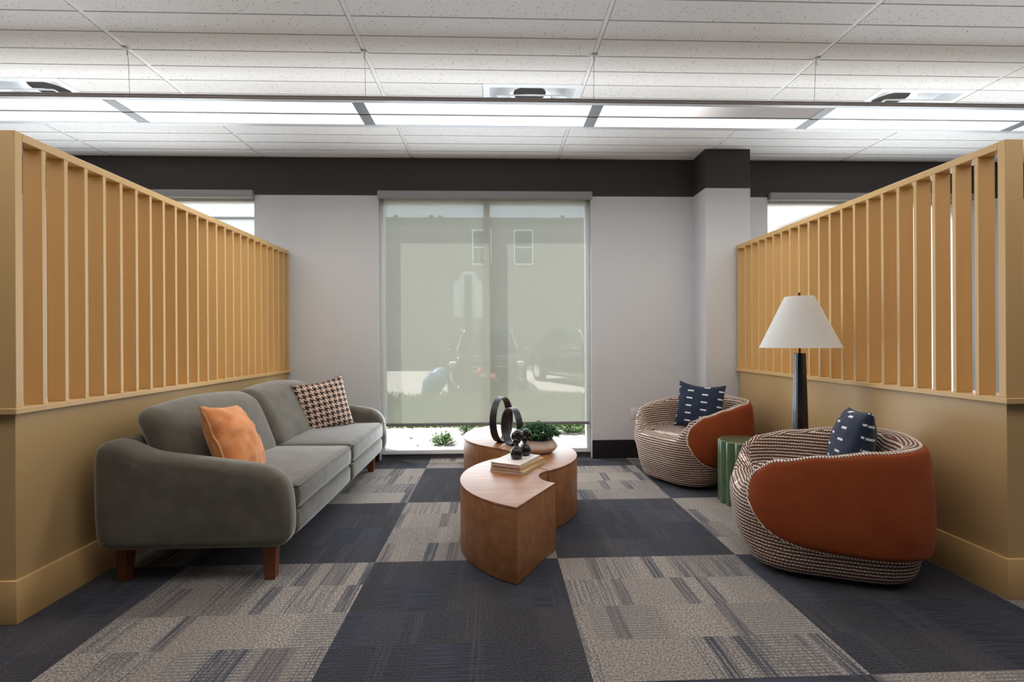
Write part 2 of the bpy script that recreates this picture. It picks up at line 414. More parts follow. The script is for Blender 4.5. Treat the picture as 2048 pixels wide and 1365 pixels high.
M['joint_grey'] = plain('joint_plate_grey', (122, 124, 127), .5, .03, 30, .02)
M['white_metal'] = plain('white_metal', (232, 234, 236), .4, .03, 30, .02)
M['winframe'] = plain('window_frame_silver', (236, 238, 241), .35, .03, 30, .02)
M['valance'] = plain('valance_grey', (150, 149, 150), .5, .03, 30, .02)
M['hembar'] = plain('hem_bar_grey', (122, 121, 124), .5, .03, 30, .02)
M['duct'] = plain('duct_dark', (48, 42, 38), .8)
def mat_blind():
    t = NT('sunscreen_fabric'); p = t.obj(); X, Y, Z = t.xyz(p)
    a = t.m_('SINE', t.m_('MULTIPLY', X, 2*PI/.004)); f = t.noise(p, 90, 2)
    c = t.mix(f, lin(196, 196, 186), lin(206, 206, 198))
    tr = t.n('ShaderNodeBsdfTransparent', {0: (1, 1, 1, 1)}); di = t.n('ShaderNodeBsdfDiffuse', {0: c}); tl = t.n('ShaderNodeBsdfTranslucent', {0: lin(222, 224, 216)})
    m1 = t.n('ShaderNodeMixShader', {0: .72, 1: di.outputs[0], 2: tl.outputs[0]})
    m2 = t.n('ShaderNodeMixShader', {0: .56, 1: tr.outputs[0], 2: m1.outputs[0]}); t.L.new(m2.outputs[0], t.out.inputs[0]); return t.m
M['blind'] = mat_blind()
def mat_glass(name='window_glass', tint=(.96, .98, .97, 1)):
    t = NT(name); tr = t.n('ShaderNodeBsdfTransparent', {0: tint}); g = t.n('ShaderNodeBsdfGlossy', {0: (1, 1, 1, 1), 1: .02})
    fr = t.n('ShaderNodeFresnel', {0: 1.45}); m = t.n('ShaderNodeMixShader', {0: t.m_('MULTIPLY', fr.outputs[0], .8), 1: tr.outputs[0], 2: g.outputs[0]}); t.L.new(m.outputs[0], t.out.inputs[0]); return t.m
M['glass'] = mat_glass()
M['bowl'] = plain('blush_ceramic', (222, 196, 180), .55, .06, 40, .1)
M['plantgreen'] = plain('leaf_green', (74, 124, 76), .6, .25, 60, .2)
M['soil'] = plain('soil', (54, 40, 32), .95, .2, 80, .5)
M['book_white'] = plain('book_cover_cream', (222, 212, 200), .5)
M['book_tan'] = plain('book_cover_tan', (216, 176, 126), .5)
M['book_sand'] = plain('book_cover_sand', (214, 194, 150), .5)
def mat_pages():
    t = NT('book_pages'); X, Y, Z = t.xyz(t.obj()); s = t.m_('SINE', t.m_('MULTIPLY', Z, 2*PI/.0016))
    return t.pbr(t.mix(t.ramp(s, -1, 1), lin(196, 168, 150), lin(226, 202, 184)), .8)
M['pages'] = mat_pages()
M['outlet'] = plain('outlet_white', (222, 222, 222), .4, .02, 30, .01)
M['slot'] = plain('outlet_slot', (70, 70, 72), .6)

# ------------------------------------------------------------------ room shell
YW, ZC = 5.04, 3.06
RX0, RX1, RY0 = -7.0, 8.0, -5.5
bm = B(RX0, RX1, RY0, YW+.0, -.12, 0); tag(link('floor', bm, M['carpet'], smooth=None), kind='structure')
TEE0, TEEW, ROW0, ROWP = -2.298, 1.4786, 2.85, .182
DIFF = ((TEE0-TEEW, TEE0-TEEW+.733), (TEE0+2*TEEW-.733, TEE0+2*TEEW), (TEE0+4*TEEW-.733, TEE0+4*TEEW))
DY0, DY1 = ROW0+4*ROWP, ROW0+8*ROWP
bm = bmesh.new()
box(bm, RX0, RX1, RY0, DY0, ZC+.016, ZC+.05, mi=1)            # backing above the kerfs
box(bm, RX0, RX1, DY1, YW+.02, ZC+.016, ZC+.05, mi=1)
xs = [RX0]+[v for d in DIFF for v in d]+[RX1]
for k in range(0, len(xs), 2): box(bm, xs[k], xs[k+1], DY0, DY1, ZC+.016, ZC+.05, mi=1)
jx0 = math.floor((RX0-TEE0)/TEEW); tees = [TEE0+k*TEEW for k in range(jx0+1, 8) if TEE0+k*TEEW < RX1]
j = -45
while ROW0+j*ROWP < YW-.001:
    y0_, y1_ = ROW0+j*ROWP, min(YW, ROW0+(j+1)*ROWP)
    if y0_ >= RY0:
        edges = [RX0]+tees+[RX1]
        for a, b in zip(edges, edges[1:]):
            segs = [(a, b)]
            if DY0-.01 < y0_ < DY1-.01:
                for d0, d1 in DIFF:
                    segs = [s for (p, q) in segs for s in ((p, min(q, d0)), (max(p, d1), q)) if s[1]-s[0] > .05 and not (s[0] >= d0-.001 and s[1] <= d1+.001)]
            for p, q in segs:
                box(bm, p+(.016 if any(abs(p-t_) < .01 for t_ in edges) else .003), q-(.016 if any(abs(q-t_) < .01 for t_ in edges) else .003), y0_+.005, y1_-.005, ZC, ZC+.02, mi=0)
    j += 1
for x in tees:
    for a, b in ((RY0, YW),): box(bm, x-.0125, x+.0125, a, b, ZC+.004, ZC+.03, mi=2)
tag(link('ceiling', bm, [M['ceiling'], M['kerf'], M['grid']], smooth=None), kind='structure')
# back wall with three window openings, dark soffit band above
WINS = ((-4.54, -2.383), (-1.16, .995), (2.837, 4.99))
ZB, ZW = 2.68, 2.66
bm = bmesh.new(); xs = [RX0]
for a, b in WINS: xs += [a, b]
xs.append(RX1)
for k in range(0, len(xs), 2): box(bm, xs[k], xs[k+1], YW, YW+.19, -.12, ZB)
tag(link('wall_back', bm, M['wall'], smooth=None), kind='structure')
bm = B(RX0, RX1, YW-.001, YW+.19, ZB, ZC+.016); tag(link('trim_1', bm, M['band'], smooth=None), 'charcoal painted band along the top of the window wall', kind='structure')
bm = boxes([(a, b, YW+.10, YW+.19, -.12, .05) for a, b in WINS]); tag(link('trim_2', bm, M['sill'], smooth=None), kind='structure')
bm = boxes([(a, b, YW, YW+.10, -.12, .001) for a, b in WINS]); tag(link('trim_3', bm, M['carpet'], smooth=None), kind='structure')
tag(link('wall_left', B(RX0-.2, RX0, RY0, YW+.19, -.12, ZC), M['wall'], smooth=None), kind='structure')
tag(link('wall_right', B(RX1, RX1+.2, RY0, YW+.19, -.12, ZC), M['wall'], smooth=None), kind='structure')
tag(link('wall_front', B(RX0, RX1, RY0-.2, RY0, -.12, ZC), M['band'], smooth=None), kind='structure')  # unseen wall, dark colour chosen to cut bounce light
# boxed-out column
CX0, CX1, CY = 2.055, 2.50, 4.745
tag(link('wall_column', B(CX0, CX1, CY, YW, 0, ZB), M['wall'], smooth=None), kind='structure')
tag(link('trim_4', B(CX0, CX1, CY, YW, ZB, ZC), M['band'], smooth=None), kind='structure')
bm = bmesh.new()
for a, b in ((RX0, WINS[0][0]), (WINS[0][1], WINS[1][0]), (WINS[1][1], CX0), (CX1, WINS[2][0]), (WINS[2][1], RX1)):
    box(bm, a, b, YW-.014, YW, 0, .187, bev=.002, seg=1)
box(bm, CX0-.014, CX1+.014, CY-.014, CY, 0, .187); box(bm, CX0-.014, CX0, CY, YW-.014, 0, .187); box(bm, CX1, CX1+.014, CY, YW-.014, 0, .187)
tag(link('baseboard_back', bm, M['black_base'], smooth=None), kind='structure')

# windows: aluminium storefront frame, mullion, panes
def window(n, x0, x1):
    root = tag(empty('window_%d' % n, ((x0+x1)/2, YW+.14, .05)), kind='structure')
    off = Vector((-(x0+x1)/2, -(YW+.14), -.05))
    ya, yb = YW+.07, YW+.187; c = (x0+x1)/2+.012
    bm = bmesh.new(); fw = .038
    box(bm, x0, x0+fw, ya, yb, .05, ZB, bev=.003); box(bm, x1-fw, x1, ya, yb, .05, ZB, bev=.003)
    box(bm, x0+fw, x1-fw, ya, yb, .05, .092, bev=.003); box(bm, x0+fw, x1-fw, ya, yb, ZB-.05, ZB, bev=.003)
    bmesh.ops.translate(bm, verts=bm.verts, vec=off); link('window_frame', bm, M['winframe'], root, 30)
    bm = B(c-.031, c+.031, ya, yb, .092, ZB-.05, bev=.003); bmesh.ops.translate(bm, verts=bm.verts, vec=off); link('mullion', bm, M['winframe'], root, 30)
    for a, b in ((x0+fw, c-.031), (c+.031, x1-fw)):
        bm = B(a, b, YW+.12, YW+.128, .092, ZB-.05); bmesh.ops.translate(bm, verts=bm.verts, vec=off); link('pane', bm, M['glass'], root, None)
    return root
for n, (a, b) in enumerate(WINS): window(n+1, a, b)

def blind(x0, x1, drop, label, kindshade=True):
    root = empty('roller_blind', ((x0+x1)/2, YW-.03, 2.64), 0, label, 'window blind', None)
    ox, oy, oz = -(x0+x1)/2, -(YW-.03), -2.64
    def add(name, bm, m, sm=30, par=root):
        bmesh.ops.translate(bm, verts=bm.verts, vec=(ox, oy, oz)); return link(name, bm, m, par, sm)
    add('valance', B(x0+.004, x1+.004, YW-.062, YW-.006, 2.642, 2.712, bev=.003), M['valance'])
    if kindshade:
        add('fabric', B(x0+.058, x1-.048, YW+.020, YW+.0215, drop, 2.66), M['blind'], None)
        bm = bmesh.new(); box(bm, x0+.035, x1-.020, YW+.010, YW+.030, drop-.028, drop+.002, bev=.006)
        add('hem_bar', bm, M['hembar'])
    else:
        bm = bmesh.new(); tube([(x0+.05, YW+.03, 2.665), (x1-.05, YW+.03, 2.665)], .022, 16, bm=bm); add('fabric_roll', bm, M['blind'])
    return root
blind(*WINS[1], .375, 'sheer grey roller blind lowered over the middle window between the sofa and the armchairs')
blind(*WINS[0], 0, 'raised roller blind with grey valance above the window behind the left slatted partition', False)
blind(*WINS[2], 0, 'raised roller blind with grey valance above the window behind the right slatted partition', False)

# wall outlet
root = empty('wall_outlet', (1.4285, YW, .455), 0, 'white electrical outlet low on the wall between window and armchair', 'outlet')
link('cover_plate', B(-.036, .036, -.006, 0, -.059, .059, bev=.0025), M['outlet'], root)
link('receptacle', B(-.017, .017, -.009, -.006, -.034, .034, bev=.001), M['outlet'], root)
link('socket_slots', boxes([(-.008, -.005, -.0096, -.009, s-.005, s+.006) for s in (.016, -.018)]+[(.005, .008, -.0096, -.009, s-.005, s+.006) for s in (.016, -.018)]+[(-.003, .003, -.0096, -.009, s-.013, s-.009) for s in (.016, -.018)]), M['slot'], root, None)

# ------------------------------------------------------------------ slatted partitions
def partition(side, xf, y1, nsl, label):
    # side = -1: left partition, body extends to -x from face xf ; +1: right one
    root = empty('slatted_partition', (xf+side*.06, 2.2, 0), 0, label, 'partition')
    def add(name, x0, x1, ya, yb, z0, z1, m, bev=.0015, lab=None, seg=1):
        a, b = sorted((side*x0-side*side*0, side*x1))
        X0, X1 = sorted((xf+side*x0, xf+side*x1))
        bm = B(X0, X1, ya, yb, z0, z1, bev=bev, seg=seg); bmesh.ops.translate(bm, verts=bm.verts, vec=(-(xf+side*.06), -2.2, 0))
        o = link(name, bm, m, root, 30)
        if lab: o['label'] = lab
        return o
    add('lower_wall', .014, .155, 2.212, y1-.001, 0, .902, M['pony'])
    # wrap-around base
    bm = bmesh.new(); X0, X1 = sorted((xf, xf+side*.169))
    box(bm, X0, X1, 2.198, y1-.001, 0, .186, bev=.003); bmesh.ops.translate(bm, verts=bm.verts, vec=(-(xf+side*.06), -2.2, 0)); link('base_board', bm, M['slat'], root, 30)
    add('cap_rail', -.012, .181, 2.186, y1, .902, .930, M['slat'], .003)
    add('frame_post', .0, .088, 2.200, 2.236, .930, 2.122, M['slat'], .002)
    add('top_rail', .0, .088, 2.236, y1, 2.086, 2.122, M['slat'], .002)
    add('wall_post', .0, .088, y1-.022, y1, .930, 2.086, M['slat'], .002)
    for k in range(nsl):
        y = 2.330+k*.1177
        add('slat', .0020, .0868, y, y+.021, .930, 2.086, M['slat'], .0012)
    return root
partition(-1, -2.05, 5.04, 23, 'mustard slatted wood partition on a low tan wall, behind the grey sofa')
partition(1, 2.355, 4.745-.014, 20, 'mustard slatted wood partition on a low tan wall, behind the armchairs and lamp')

# ------------------------------------------------------------------ linear pendant light
def pendant(y0, label, group=None, full=True):
    x0, x1 = -4.15, 5.62
    root = empty('pendant_light', (.685, y0+.2, 2.76), 0, label, 'ceiling light')
    ox, oy, oz = -.685, -(y0+.2), -2.76
    def add(name, bm, m, sm=30, par=root):
        bmesh.ops.translate(bm, verts=bm.verts, vec=(ox, oy, oz)); return link(name, bm, m, par, sm)
    ya, yb = y0, y0+.405
    bm = bmesh.new()
    box(bm, x0, x1, ya, ya+.006, 2.760, 2.786, bev=.001, seg=1); box(bm, x0, x1, ya-.004, ya, 2.766, 2.772); box(bm, x0, x1, ya-.004, ya, 2.778, 2.786)
    box(bm, x0, x1, yb-.006, yb, 2.760, 2.786, bev=.001, seg=1)
    add('side_rail', bm, M['fixture'])
    bm = bmesh.new()
    box(bm, x0, x1, ya+.006, ya+.036, 2.760, 2.764); box(bm, x0, x1, yb-.040, yb-.006, 2.760, 2.764)
    add('bottom_flange', bm, M['fixture_light'])
    add('centre_strip', B(x0, x1, (ya+yb)/2-.006, (ya+yb)/2+.006, 2.7590, 2.7655), M['joint_grey'])
    js = [-4.02, -2.455, -.878, .694, 2.27, 3.84, 5.40]
    for k in range(1, len(js)-1):
        add('joint_plate', B(js[k]-.038, js[k]+.038, ya+.036, yb-.040, 2.7590, 2.7660), M['joint_grey'])
    for k in range(len(js)-1):
        a, b = js[k]+.038, js[k+1]-.038
        if a < -4.05: a = x0
        for (p, q, nm) in ((ya+.034, (ya+yb)/2-.003, 'front'), ((ya+yb)/2+.003, yb-.038, 'rear')):
            m = M['failing'] if (k == 3 and nm == 'front' and full) else M['panel']
            bm = B(a, b, p, q, 2.7640, 2.7665)
            if m is M['failing']:
                o = add('light_diffuser', bm, m, None)
                # put the part's own origin at the point where its tube fades
                sh = Vector((1.53-.685, 0, 0)); o.data.transform(Matrix.Translation(-sh)); o.location = sh
                o['label'] = 'light diffuser with a failing dim end'
            else: add('light_diffuser', bm, m, None)
    add('upper_lens', B(x0+.02, x1-.02, ya+.05, yb-.05, 2.7860, 2.7880), M['uplight'], None)
    add('housing', B(x0, x1, ya+.006, yb-.006, 2.770, 2.785), M['fixture_light'])
    for k in range(-1, 5):
        x = TEE0+k*TEEW
        if x < x0 or x > x1: continue
        bm = bmesh.new(); tube([(x, ya+.004, 2.786), (x, ya-.012, 3.055)], .0016, 6, bm=bm); add('suspension_cable', bm, M['fixture'])
        bm = bmesh.new(); lathe([(.024, 3.063), (.024, 3.056), (.016, 3.052), (.005, 3.050), (.005, 3.020), (.003, 3.016)], 20, (x, ya-.014), bm=bm); add('canopy', bm, M['white_metal'])
    return root
area('pendant_tubes', (.735, 3.425, 2.752), (0, 0, -1), 9.6, .32, 54, (1, .985, .96))   # the tubes of the run in view
pendant(3.222, 'long linear pendant light hanging below the tiled ceiling, one diffuser partly dark')

# ceiling air diffusers
def diffuser(x0, label):
    xc, yc, hw = x0+.3665, (DY0+DY1)/2, .366
    root = empty('air_diffuser', (xc, yc, ZC), 0, label, 'air vent', None)
    bm = bmesh.new()     # pan: flange + sloped cone sides, open at the neck
    def sq(h, z, n=12, rr=0.0):
        pts = []
        for s in range(4):
            for k in range(n):
                t = -1+2*k/n; p = [(t, -1), (1, t), (-t, 1), (-1, -t)][s]
                d = math.hypot(*p); c_ = (p[0]*h, p[1]*h); q = (p[0]/d*h, p[1]/d*h)
                pts.append((c_[0]*(1-rr)+q[0]*rr, c_[1]*(1-rr)+q[1]*rr, z))
        return pts
    loft(bm, [sq(hw, -.001), sq(hw-.05, -.001), sq(hw-.058, .012), sq(hw-.10, .06, rr=.15), sq(.19, .085, rr=1), sq(.17, .085, rr=1), sq(.17, .12, rr=1), sq(hw, .12), sq(hw, -.001)], cap0=False, cap1=False)
    bmesh.ops.remove_doubles(bm, verts=bm.verts, dist=1e-4)
    link('pan', bm, M['white_metal'], root, 30)
    link('duct_opening', lathe([(.13, .119), (.125, .112)], 32), M['duct'], root)
    bm = bmesh.new(); loft(bm, [sq(.262, -.030, rr=.05), sq(.262, -.024, rr=.05), sq(.16, .030, rr=.1), sq(.155, .026, rr=.1), sq(.255, -.030, rr=.05), sq(.262, -.030, rr=.05)], cap0=False, cap1=False)
    bmesh.ops.remove_doubles(bm, verts=bm.verts, dist=1e-4); link('louver', bm, M['white_metal'], root, 30)
    bm = bmesh.new(); loft(bm, [sq(.165, -.036, rr=.05), sq(.165, -.030, rr=.05), sq(.06, .006, rr=.1), sq(.055, .0, rr=.1), sq(.158, -.036, rr=.05), sq(.165, -.036, rr=.05)], cap0=False, cap1=False)
    bmesh.ops.remove_doubles(bm, verts=bm.verts, dist=1e-4); link('louver', bm, M['white_metal'], root, 30)
    return root
diffuser(DIFF[0][0], 'square white ceiling air vent at the left edge of the ceiling')
diffuser(DIFF[1][0], 'square white ceiling air vent above the middle window')
diffuser(DIFF[2][0], 'square white ceiling air vent above the right slatted partition')

# ------------------------------------------------------------------ sofa
def sofa():
    root = empty('sofa', (-1.50, 3.63, 0), 0, 'grey velvet two-seat sofa with rounded arms and wooden legs beside the left partition', 'sofa')
    O = Vector((1.50, -3.63, 0))
    def add(name, bm, m, sm=40, par=root):
        bmesh.ops.translate(bm, verts=bm.verts, vec=O); return link(name, bm, m, par, sm)
    prof = [(-1.90, .185), (-1.945, .215), (-1.965, .30), (-1.970, .55), (-1.962, .665), (-1.935, .708), (-1.880, .725), (-1.815, .712), (-1.745, .680),
            (-1.67, .657), (-1.53, .638), (-1.41, .622), (-1.29, .605), (-1.17, .585), (-1.10, .556), (-1.052, .508), (-1.028, .44), (-1.020, .34), (-1.022, .25), (-1.048, .200), (-1.10, .184), (-1.20, .182), (-1.40, .182), (-1.60, .182), (-1.80, .182)]
    pr = [tuple(p)[:2] for p in crom([(x, z, 0) for x, z in prof], 4, True)]
    pr = pr[::-1]
    A = lambda y0, y1: prism(pr, y0, y1, .058, 7, lambda u, v, w: (u, w, v), bulge=.006)
    add('arm', A(2.475, 2.625), M['sofa'], 60); add('arm', A(4.62, 4.77), M['sofa'], 60)
    add('back_frame', rbox((-1.905, 3.622, .45), (.125, 2.02, .53), .05, n=6), M['sofa'], 60)
    for yc in (3.117, 4.127): add('base', rbox((-1.465, yc, .262), (.86, 1.008, .155), .05, (.012, 0, 0), n=8), M['sofa'], 60)
    def crown(v, u):
        v.z += .012*max(0, 1-u[1]**2)*(1-.4*u[0]) if u[2] > 0 else 0
        v.z += .004*noise.noise(Vector((v.x*6, v.y*6, 1)))
        return v
    for yc in (3.121, 4.123):
        c = add('seat_cushion', rbox((-1.43, yc, .395), (.80, .994, .135), .04, (.012, .004, .012), 10, crown), M['sofa'], 60)
        for zz in (.452, .340):
            xf = -1.032; ha = .49
            path = [(-1.80, yc-ha, zz), (xf-.05, yc-ha, zz), (xf-.012, yc-ha+.012, zz), (xf, yc-ha+.05, zz), (xf+.005, yc, zz+.004), (xf, yc+ha-.05, zz), (xf-.012, yc+ha-.012, zz), (xf-.05, yc+ha, zz), (-1.80, yc+ha, zz)]
            add('piping', tube(crom(path, 5), .0036, 6), M['sofa'], 60, c)
    def lean(v):
        t = (v.z-.44)/.42
        v.x -= .17*t+.02*t*t
        return v
    def soft(v, u):
        n_ = noise.noise(Vector((v.y*4, v.z*4, 2)))
        v.x += .010*n_
        v.z -= .016*(u[1]**2)*max(0, u[2])
        return v
    for yc in (3.118, 4.122):
        add('back_cushion', rbox((-1.62, yc, .645), (.195, .985, .445), .085, (.032, .012, .018), 10, soft, warp=lean), M['sofa'], 60)
    for (x, y) in ((-1.885, 2.60), (-1.145, 2.58), (-1.885, 4.655), (-1.150, 4.655)):
        bm = bmesh.new(); s0, s1 = .034, .025
        loft(bm, [[(x+a*s*1.0, y+b*s, z) for a, b in ((-1, -1), (1, -1), (1, 1), (-1, 1))] for z, s in ((0, s1), (.20, s0))])
        es = [e for e in bm.edges]; bmesh.ops.bevel(bm, geom=es, offset=.004, segments=2, affect='EDGES')
        add('leg', bm, M['legwood'])
    return root
sofa()

# ------------------------------------------------------------------ pillows
def pillow(name, w_, h_, th, mat, loc, normal, roll_, label, cat='pillow', group=None, pinch=.06, wr=.004, fringe=None, seed=0, sagtop=0.0):
    """square cushion; its front faces `normal`, v axis upwards, rolled by roll_."""
    N = 26; bm = bmesh.new(); rings = {}
    def P(i, j, s):
        u, v = -1+2*i/N, -1+2*j/N
        u, v = math.sin(u*PI/2), math.sin(v*PI/2)
        x = u*w_/2*(1-pinch*(1-v*v)); y = v*h_/2*(1-pinch*(1-u*u))
        if v > 0: y -= sagtop*h_*(1-u*u)*v
        f = max(0, (1-u*u)*(1-v*v))**.42
        z = s*th/2*f
        e = 1-f
        z += wr*noise.noise(Vector((u*3+seed, v*3, s*2)))*2.0
        z += s*wr*2.2*noise.noise(Vector((math.atan2(v, u)*5, 2.2*seed, 0)))*f*(e**.5)
        return (x, y, z)
    g = {}
    for s in (1, -1):
        for i in range(N+1):
            for j in range(N+1):
                edge = i in (0, N) or j in (0, N)
                if edge and s == -1: g[(i, j, s)] = g[(i, j, 1)]; continue
                g[(i, j, s)] = bm.verts.new(P(i, j, s) if not edge else (P(i, j, 1)[0], P(i, j, 1)[1], wr*noise.noise(Vector((i*.3+seed, j*.3, 0)))))
        for i in range(N):
            for j in range(N):
                q = [g[(i, j, s)], g[(i+1, j, s)], g[(i+1, j+1, s)], g[(i, j+1, s)]]
                bm.faces.new(q if s == 1 else q[::-1])
    border = [g[(i, 0, 1)].co.copy() for i in range(N)]+[g[(N, j, 1)].co.copy() for j in range(N)]+[g[(N-i, N, 1)].co.copy() for i in range(N)]+[g[(0, N-j, 1)].co.copy() for j in range(N)]
    nrm = Vector(normal).normalized(); zx = Vector((0, 0, 1)); right_ = zx.cross(nrm).normalized(); up_ = nrm.cross(right_)
    R_ = Matrix((right_, up_, nrm)).transposed().to_4x4() @ Matrix.Rotation(roll_, 4, 'Z')
    root = empty(name, loc, 0, label, cat, group); root.matrix_world = Matrix.Translation(loc) @ R_
    o = link('pillow_cover', bm, mat, root, 60)
    set_uv(o, lambda co, p: (co.x+(1 if p.normal.z < 0 else 0), co.y))
    if fringe:
        bm = bmesh.new(); rs = [.005+.003*random.random() for _ in border]; pts = [b*1.008+Vector((0, 0, .002*random.uniform(-1, 1))) for b in border]
        tube(pts+[pts[0]], rs+[rs[0]], 6, bm=bm)
        for k in range(260):
            a = random.random()*(len(border)-1); i = int(a); p = border[i].lerp(border[i+1], a-i); d = Vector((p.x, p.y, 0)).normalized()
            d = (d+Vector((random.uniform(-.5, .5), random.uniform(-.5, .5), random.uniform(-.8, .8)))).normalized()
            tube([p, p+d*random.uniform(.008, .014)], [.0022, .0008], 4, bm=bm)
        link('fringe', bm, fringe, root, 60)
    else:
        link('seam', tube(border+[border[0]], .0032, 6), mat if mat is not M['hound'] else M['fig_dark'], root, 60)
    return root
M['fig_dark'] = plain('dark_brown_trim', (52, 36, 32), .9)
pillow('throw_pillow', .42, .42, .20, M['orange'], (-1.47, 2.86, .650), (.93, .10, .42), -.12, 'orange velvet throw pillow with fringed edge on the near end of the sofa', fringe=M['fringe'], seed=3, wr=.007, pinch=.07)
pillow('throw_pillow', .44, .44, .15, M['hound'], (-1.465, 4.30, .668), (.62, -.80, .26), .15, 'brown and cream houndstooth throw pillow in the far corner of the sofa', seed=5, pinch=.06, sagtop=.04)

# ------------------------------------------------------------------ coffee table: three curved modules
def arc_module(c, r_in, r_out, a0, a1, label):
    a0, a1 = math.radians(a0), math.radians(a1); n = 40
    pts = [(r_out*math.cos(a0+(a1-a0)*k/n), r_out*math.sin(a0+(a1-a0)*k/n)) for k in range(n+1)]
    pts += [(r_in*math.cos(a1+(a0-a1)*k/24), r_in*math.sin(a1+(a0-a1)*k/24)) for k in range(25)]
    root = empty('coffee_table', (c[0], c[1], 0), 0, label, 'coffee table', 'curved coffee table modules')
    link('body', prism(pts, .004, .372, .004, 2), M['table'], root, 30)
    link('tabletop', prism(pts, .372, .387, .0025, 2), M['table'], root, 30)
    return root
C1, C2, C3 = (.43, 2.985), (-.045, 3.63), (.36, 4.33)
arc_module(C1, .165, .638, 127.0, 239.5, 'curved wooden coffee table module nearest the front, under the books')
arc_module(C2, .165, .640, -53.2, 59.2, 'curved wooden coffee table module in the middle, under the potted plant')
arc_module(C3, .165, .630, 120.8, 240, 'curved wooden coffee table module nearest the window')

# books
def book(c, rz, w_, d_, th, z, mat, label):
    root = empty('book', (c[0], c[1], z), rz, label, 'book', 'books stacked on the coffee table')
    bm = boxes([(-w_/2, w_/2, -d_/2, d_/2, 0, .0025), (-w_/2, w_/2, -d_/2, d_/2, th-.0025, th)], bev=.0008, seg=1)
    box(bm, w_/2-.003, w_/2, -d_/2, d_/2, .0005, th-.0005, bev=.001, seg=1)
    link('cover', bm, mat, root); link('pages', B(-w_/2+.004, w_/2-.003, -d_/2+.004, d_/2-.004, .0025, th-.0025), M['pages'], root, None)
# spine faces right; open fore-edge faces left / front
bz = math.radians(-29)
book((.150, 3.215), bz+.02, .232, .345, .019, .387, M['book_sand'], 'sand coloured book, bottom of the coffee table stack')
book((.147, 3.212), bz-.05, .215, .322, .0225, .4065, M['book_tan'], 'tan book in the middle of the coffee table stack')
book((.135, 3.195), bz, .205, .305, .019, .4295, M['book_white'], 'cream covered book, top of the stack, under the figurine')

# figurine: two seated bulb figures
def blob(c, r, sz=1.0, n=20, bumps=0.0):
    bm = bmesh.new(); bmesh.ops.create_uvsphere(bm, u_segments=n, v_segments=n//2+2, radius=r)
    for v in bm.verts:
        v.co.z *= sz
        if bumps: v.co *= 1+bumps*noise.noise(v.co*60)
        v.co += Vector(c)
    return bm
root = empty('figurine', (.155, 3.225, .449), 0, 'small black figurine of two rounded busts standing on the top book', 'figurine')
def fig(dx, dy, s, hs):
    bm = lathe([(.026*s, 0), (.036*s, .006), (.040*s, .028*s), (.038*s, .05*s), (.026*s, .07*s), (.013*s, .082*s), (.011*s, .10*s)], 28, (dx, dy)); link('torso', bm, M['figure'], root, 60)
    bm = blob((dx-.004, dy-.01, .112*s), .021*s, 1.25); link('head', bm, M['figure'], root, 60)
    for k, (ex, ez) in enumerate(((-.017, .143), (.0, .156), (.017, .143))):
        b2 = blob((dx+ex*s*.9+.006, dy+.004, ez*s), .0265*hs, 1.15, 20, .02); link('hair_bun', b2, M['figure'], root, 60)
fig(-.015, -.04, 1.0, 1.0); fig(.045, .055, .95, .9)
# linked ring sculpture
def ring(c, tall, wide, band, rz, zb, label, thick=.008):
    bm = bmesh.new(); n = 72; rings = []
    for k in range(n):
        a = 2*PI*k/n; cu, su = math.cos(a), math.sin(a)
        o = Vector((cu*wide/2, 0, su*tall/2)); nn = Vector((cu/(wide/2), 0, su/(tall/2))).normalized()
        b = band/2*(1+.12*math.cos(a*1.0+1)); i_ = o-nn*thick
        rings.append([(o.x, -b, o.z), (o.x, b, o.z), (i_.x, b, i_.z), (i_.x, -b, i_.z)])
    rings.append(rings[0]); loft(bm, rings, True, False, False); bmesh.ops.remove_doubles(bm, verts=bm.verts, dist=1e-5)
    bm.normal_update()
    bmesh.ops.translate(bm, verts=bm.verts, vec=(0, 0, tall/2))
    o = link('ring_sculpture', bm, M['blackmetal'], None, 40); o.location = (c[0], c[1], zb); o.rotation_euler = (0, 0, rz)
    return tag(o, label, 'sculpture', 'black ring sculptures')
ring((.055, 4.03), .365, .30, .062, math.radians(62), .387, 'taller of the two black metal ring sculptures, nearer the window')
ring((.135, 3.90), .295, .25, .060, math.radians(118), .387, 'shorter black metal ring sculpture, nearer the potted plant')

# bowl with plant
root = empty('planter_bowl', (.325, 3.655, .387), 0, 'blush ceramic bowl on the middle coffee table module', 'bowl')
bm = lathe([(.07, 0), (.098, .003), (.122, .020), (.136, .040), (.137, .047), (.128, .062), (.112, .084), (.104, .094), (.099, .094), (.104, .084), (.118, .062), (.122, .045), (.09, .03)], 56)
link('bowl_body', bm, M['bowl'], root, 60)
link('soil', lathe([(.112, .070), (.112, .078)], 40), M['soil'], root)
pr_ = empty('potted_plant', (.325, 3.655, .46), 0, 'bushy dark green plant growing in the blush bowl', 'plant')
bm = bmesh.new(); bs = bmesh.new()
def leaf(bm, p, d, ln, wd, up_=None):
    d = d.normalized(); s = d.cross(up_ or Vector((0, 0, 1))); s = s.normalized() if s.length > 1e-4 else Vector((1, 0, 0)); nn = s.cross(d)
    a = [p, p+d*ln*.5+s*wd, p+d*ln+nn*ln*.12, p+d*ln*.5-s*wd]
    bm.faces.new([bm.verts.new(q) for q in a])
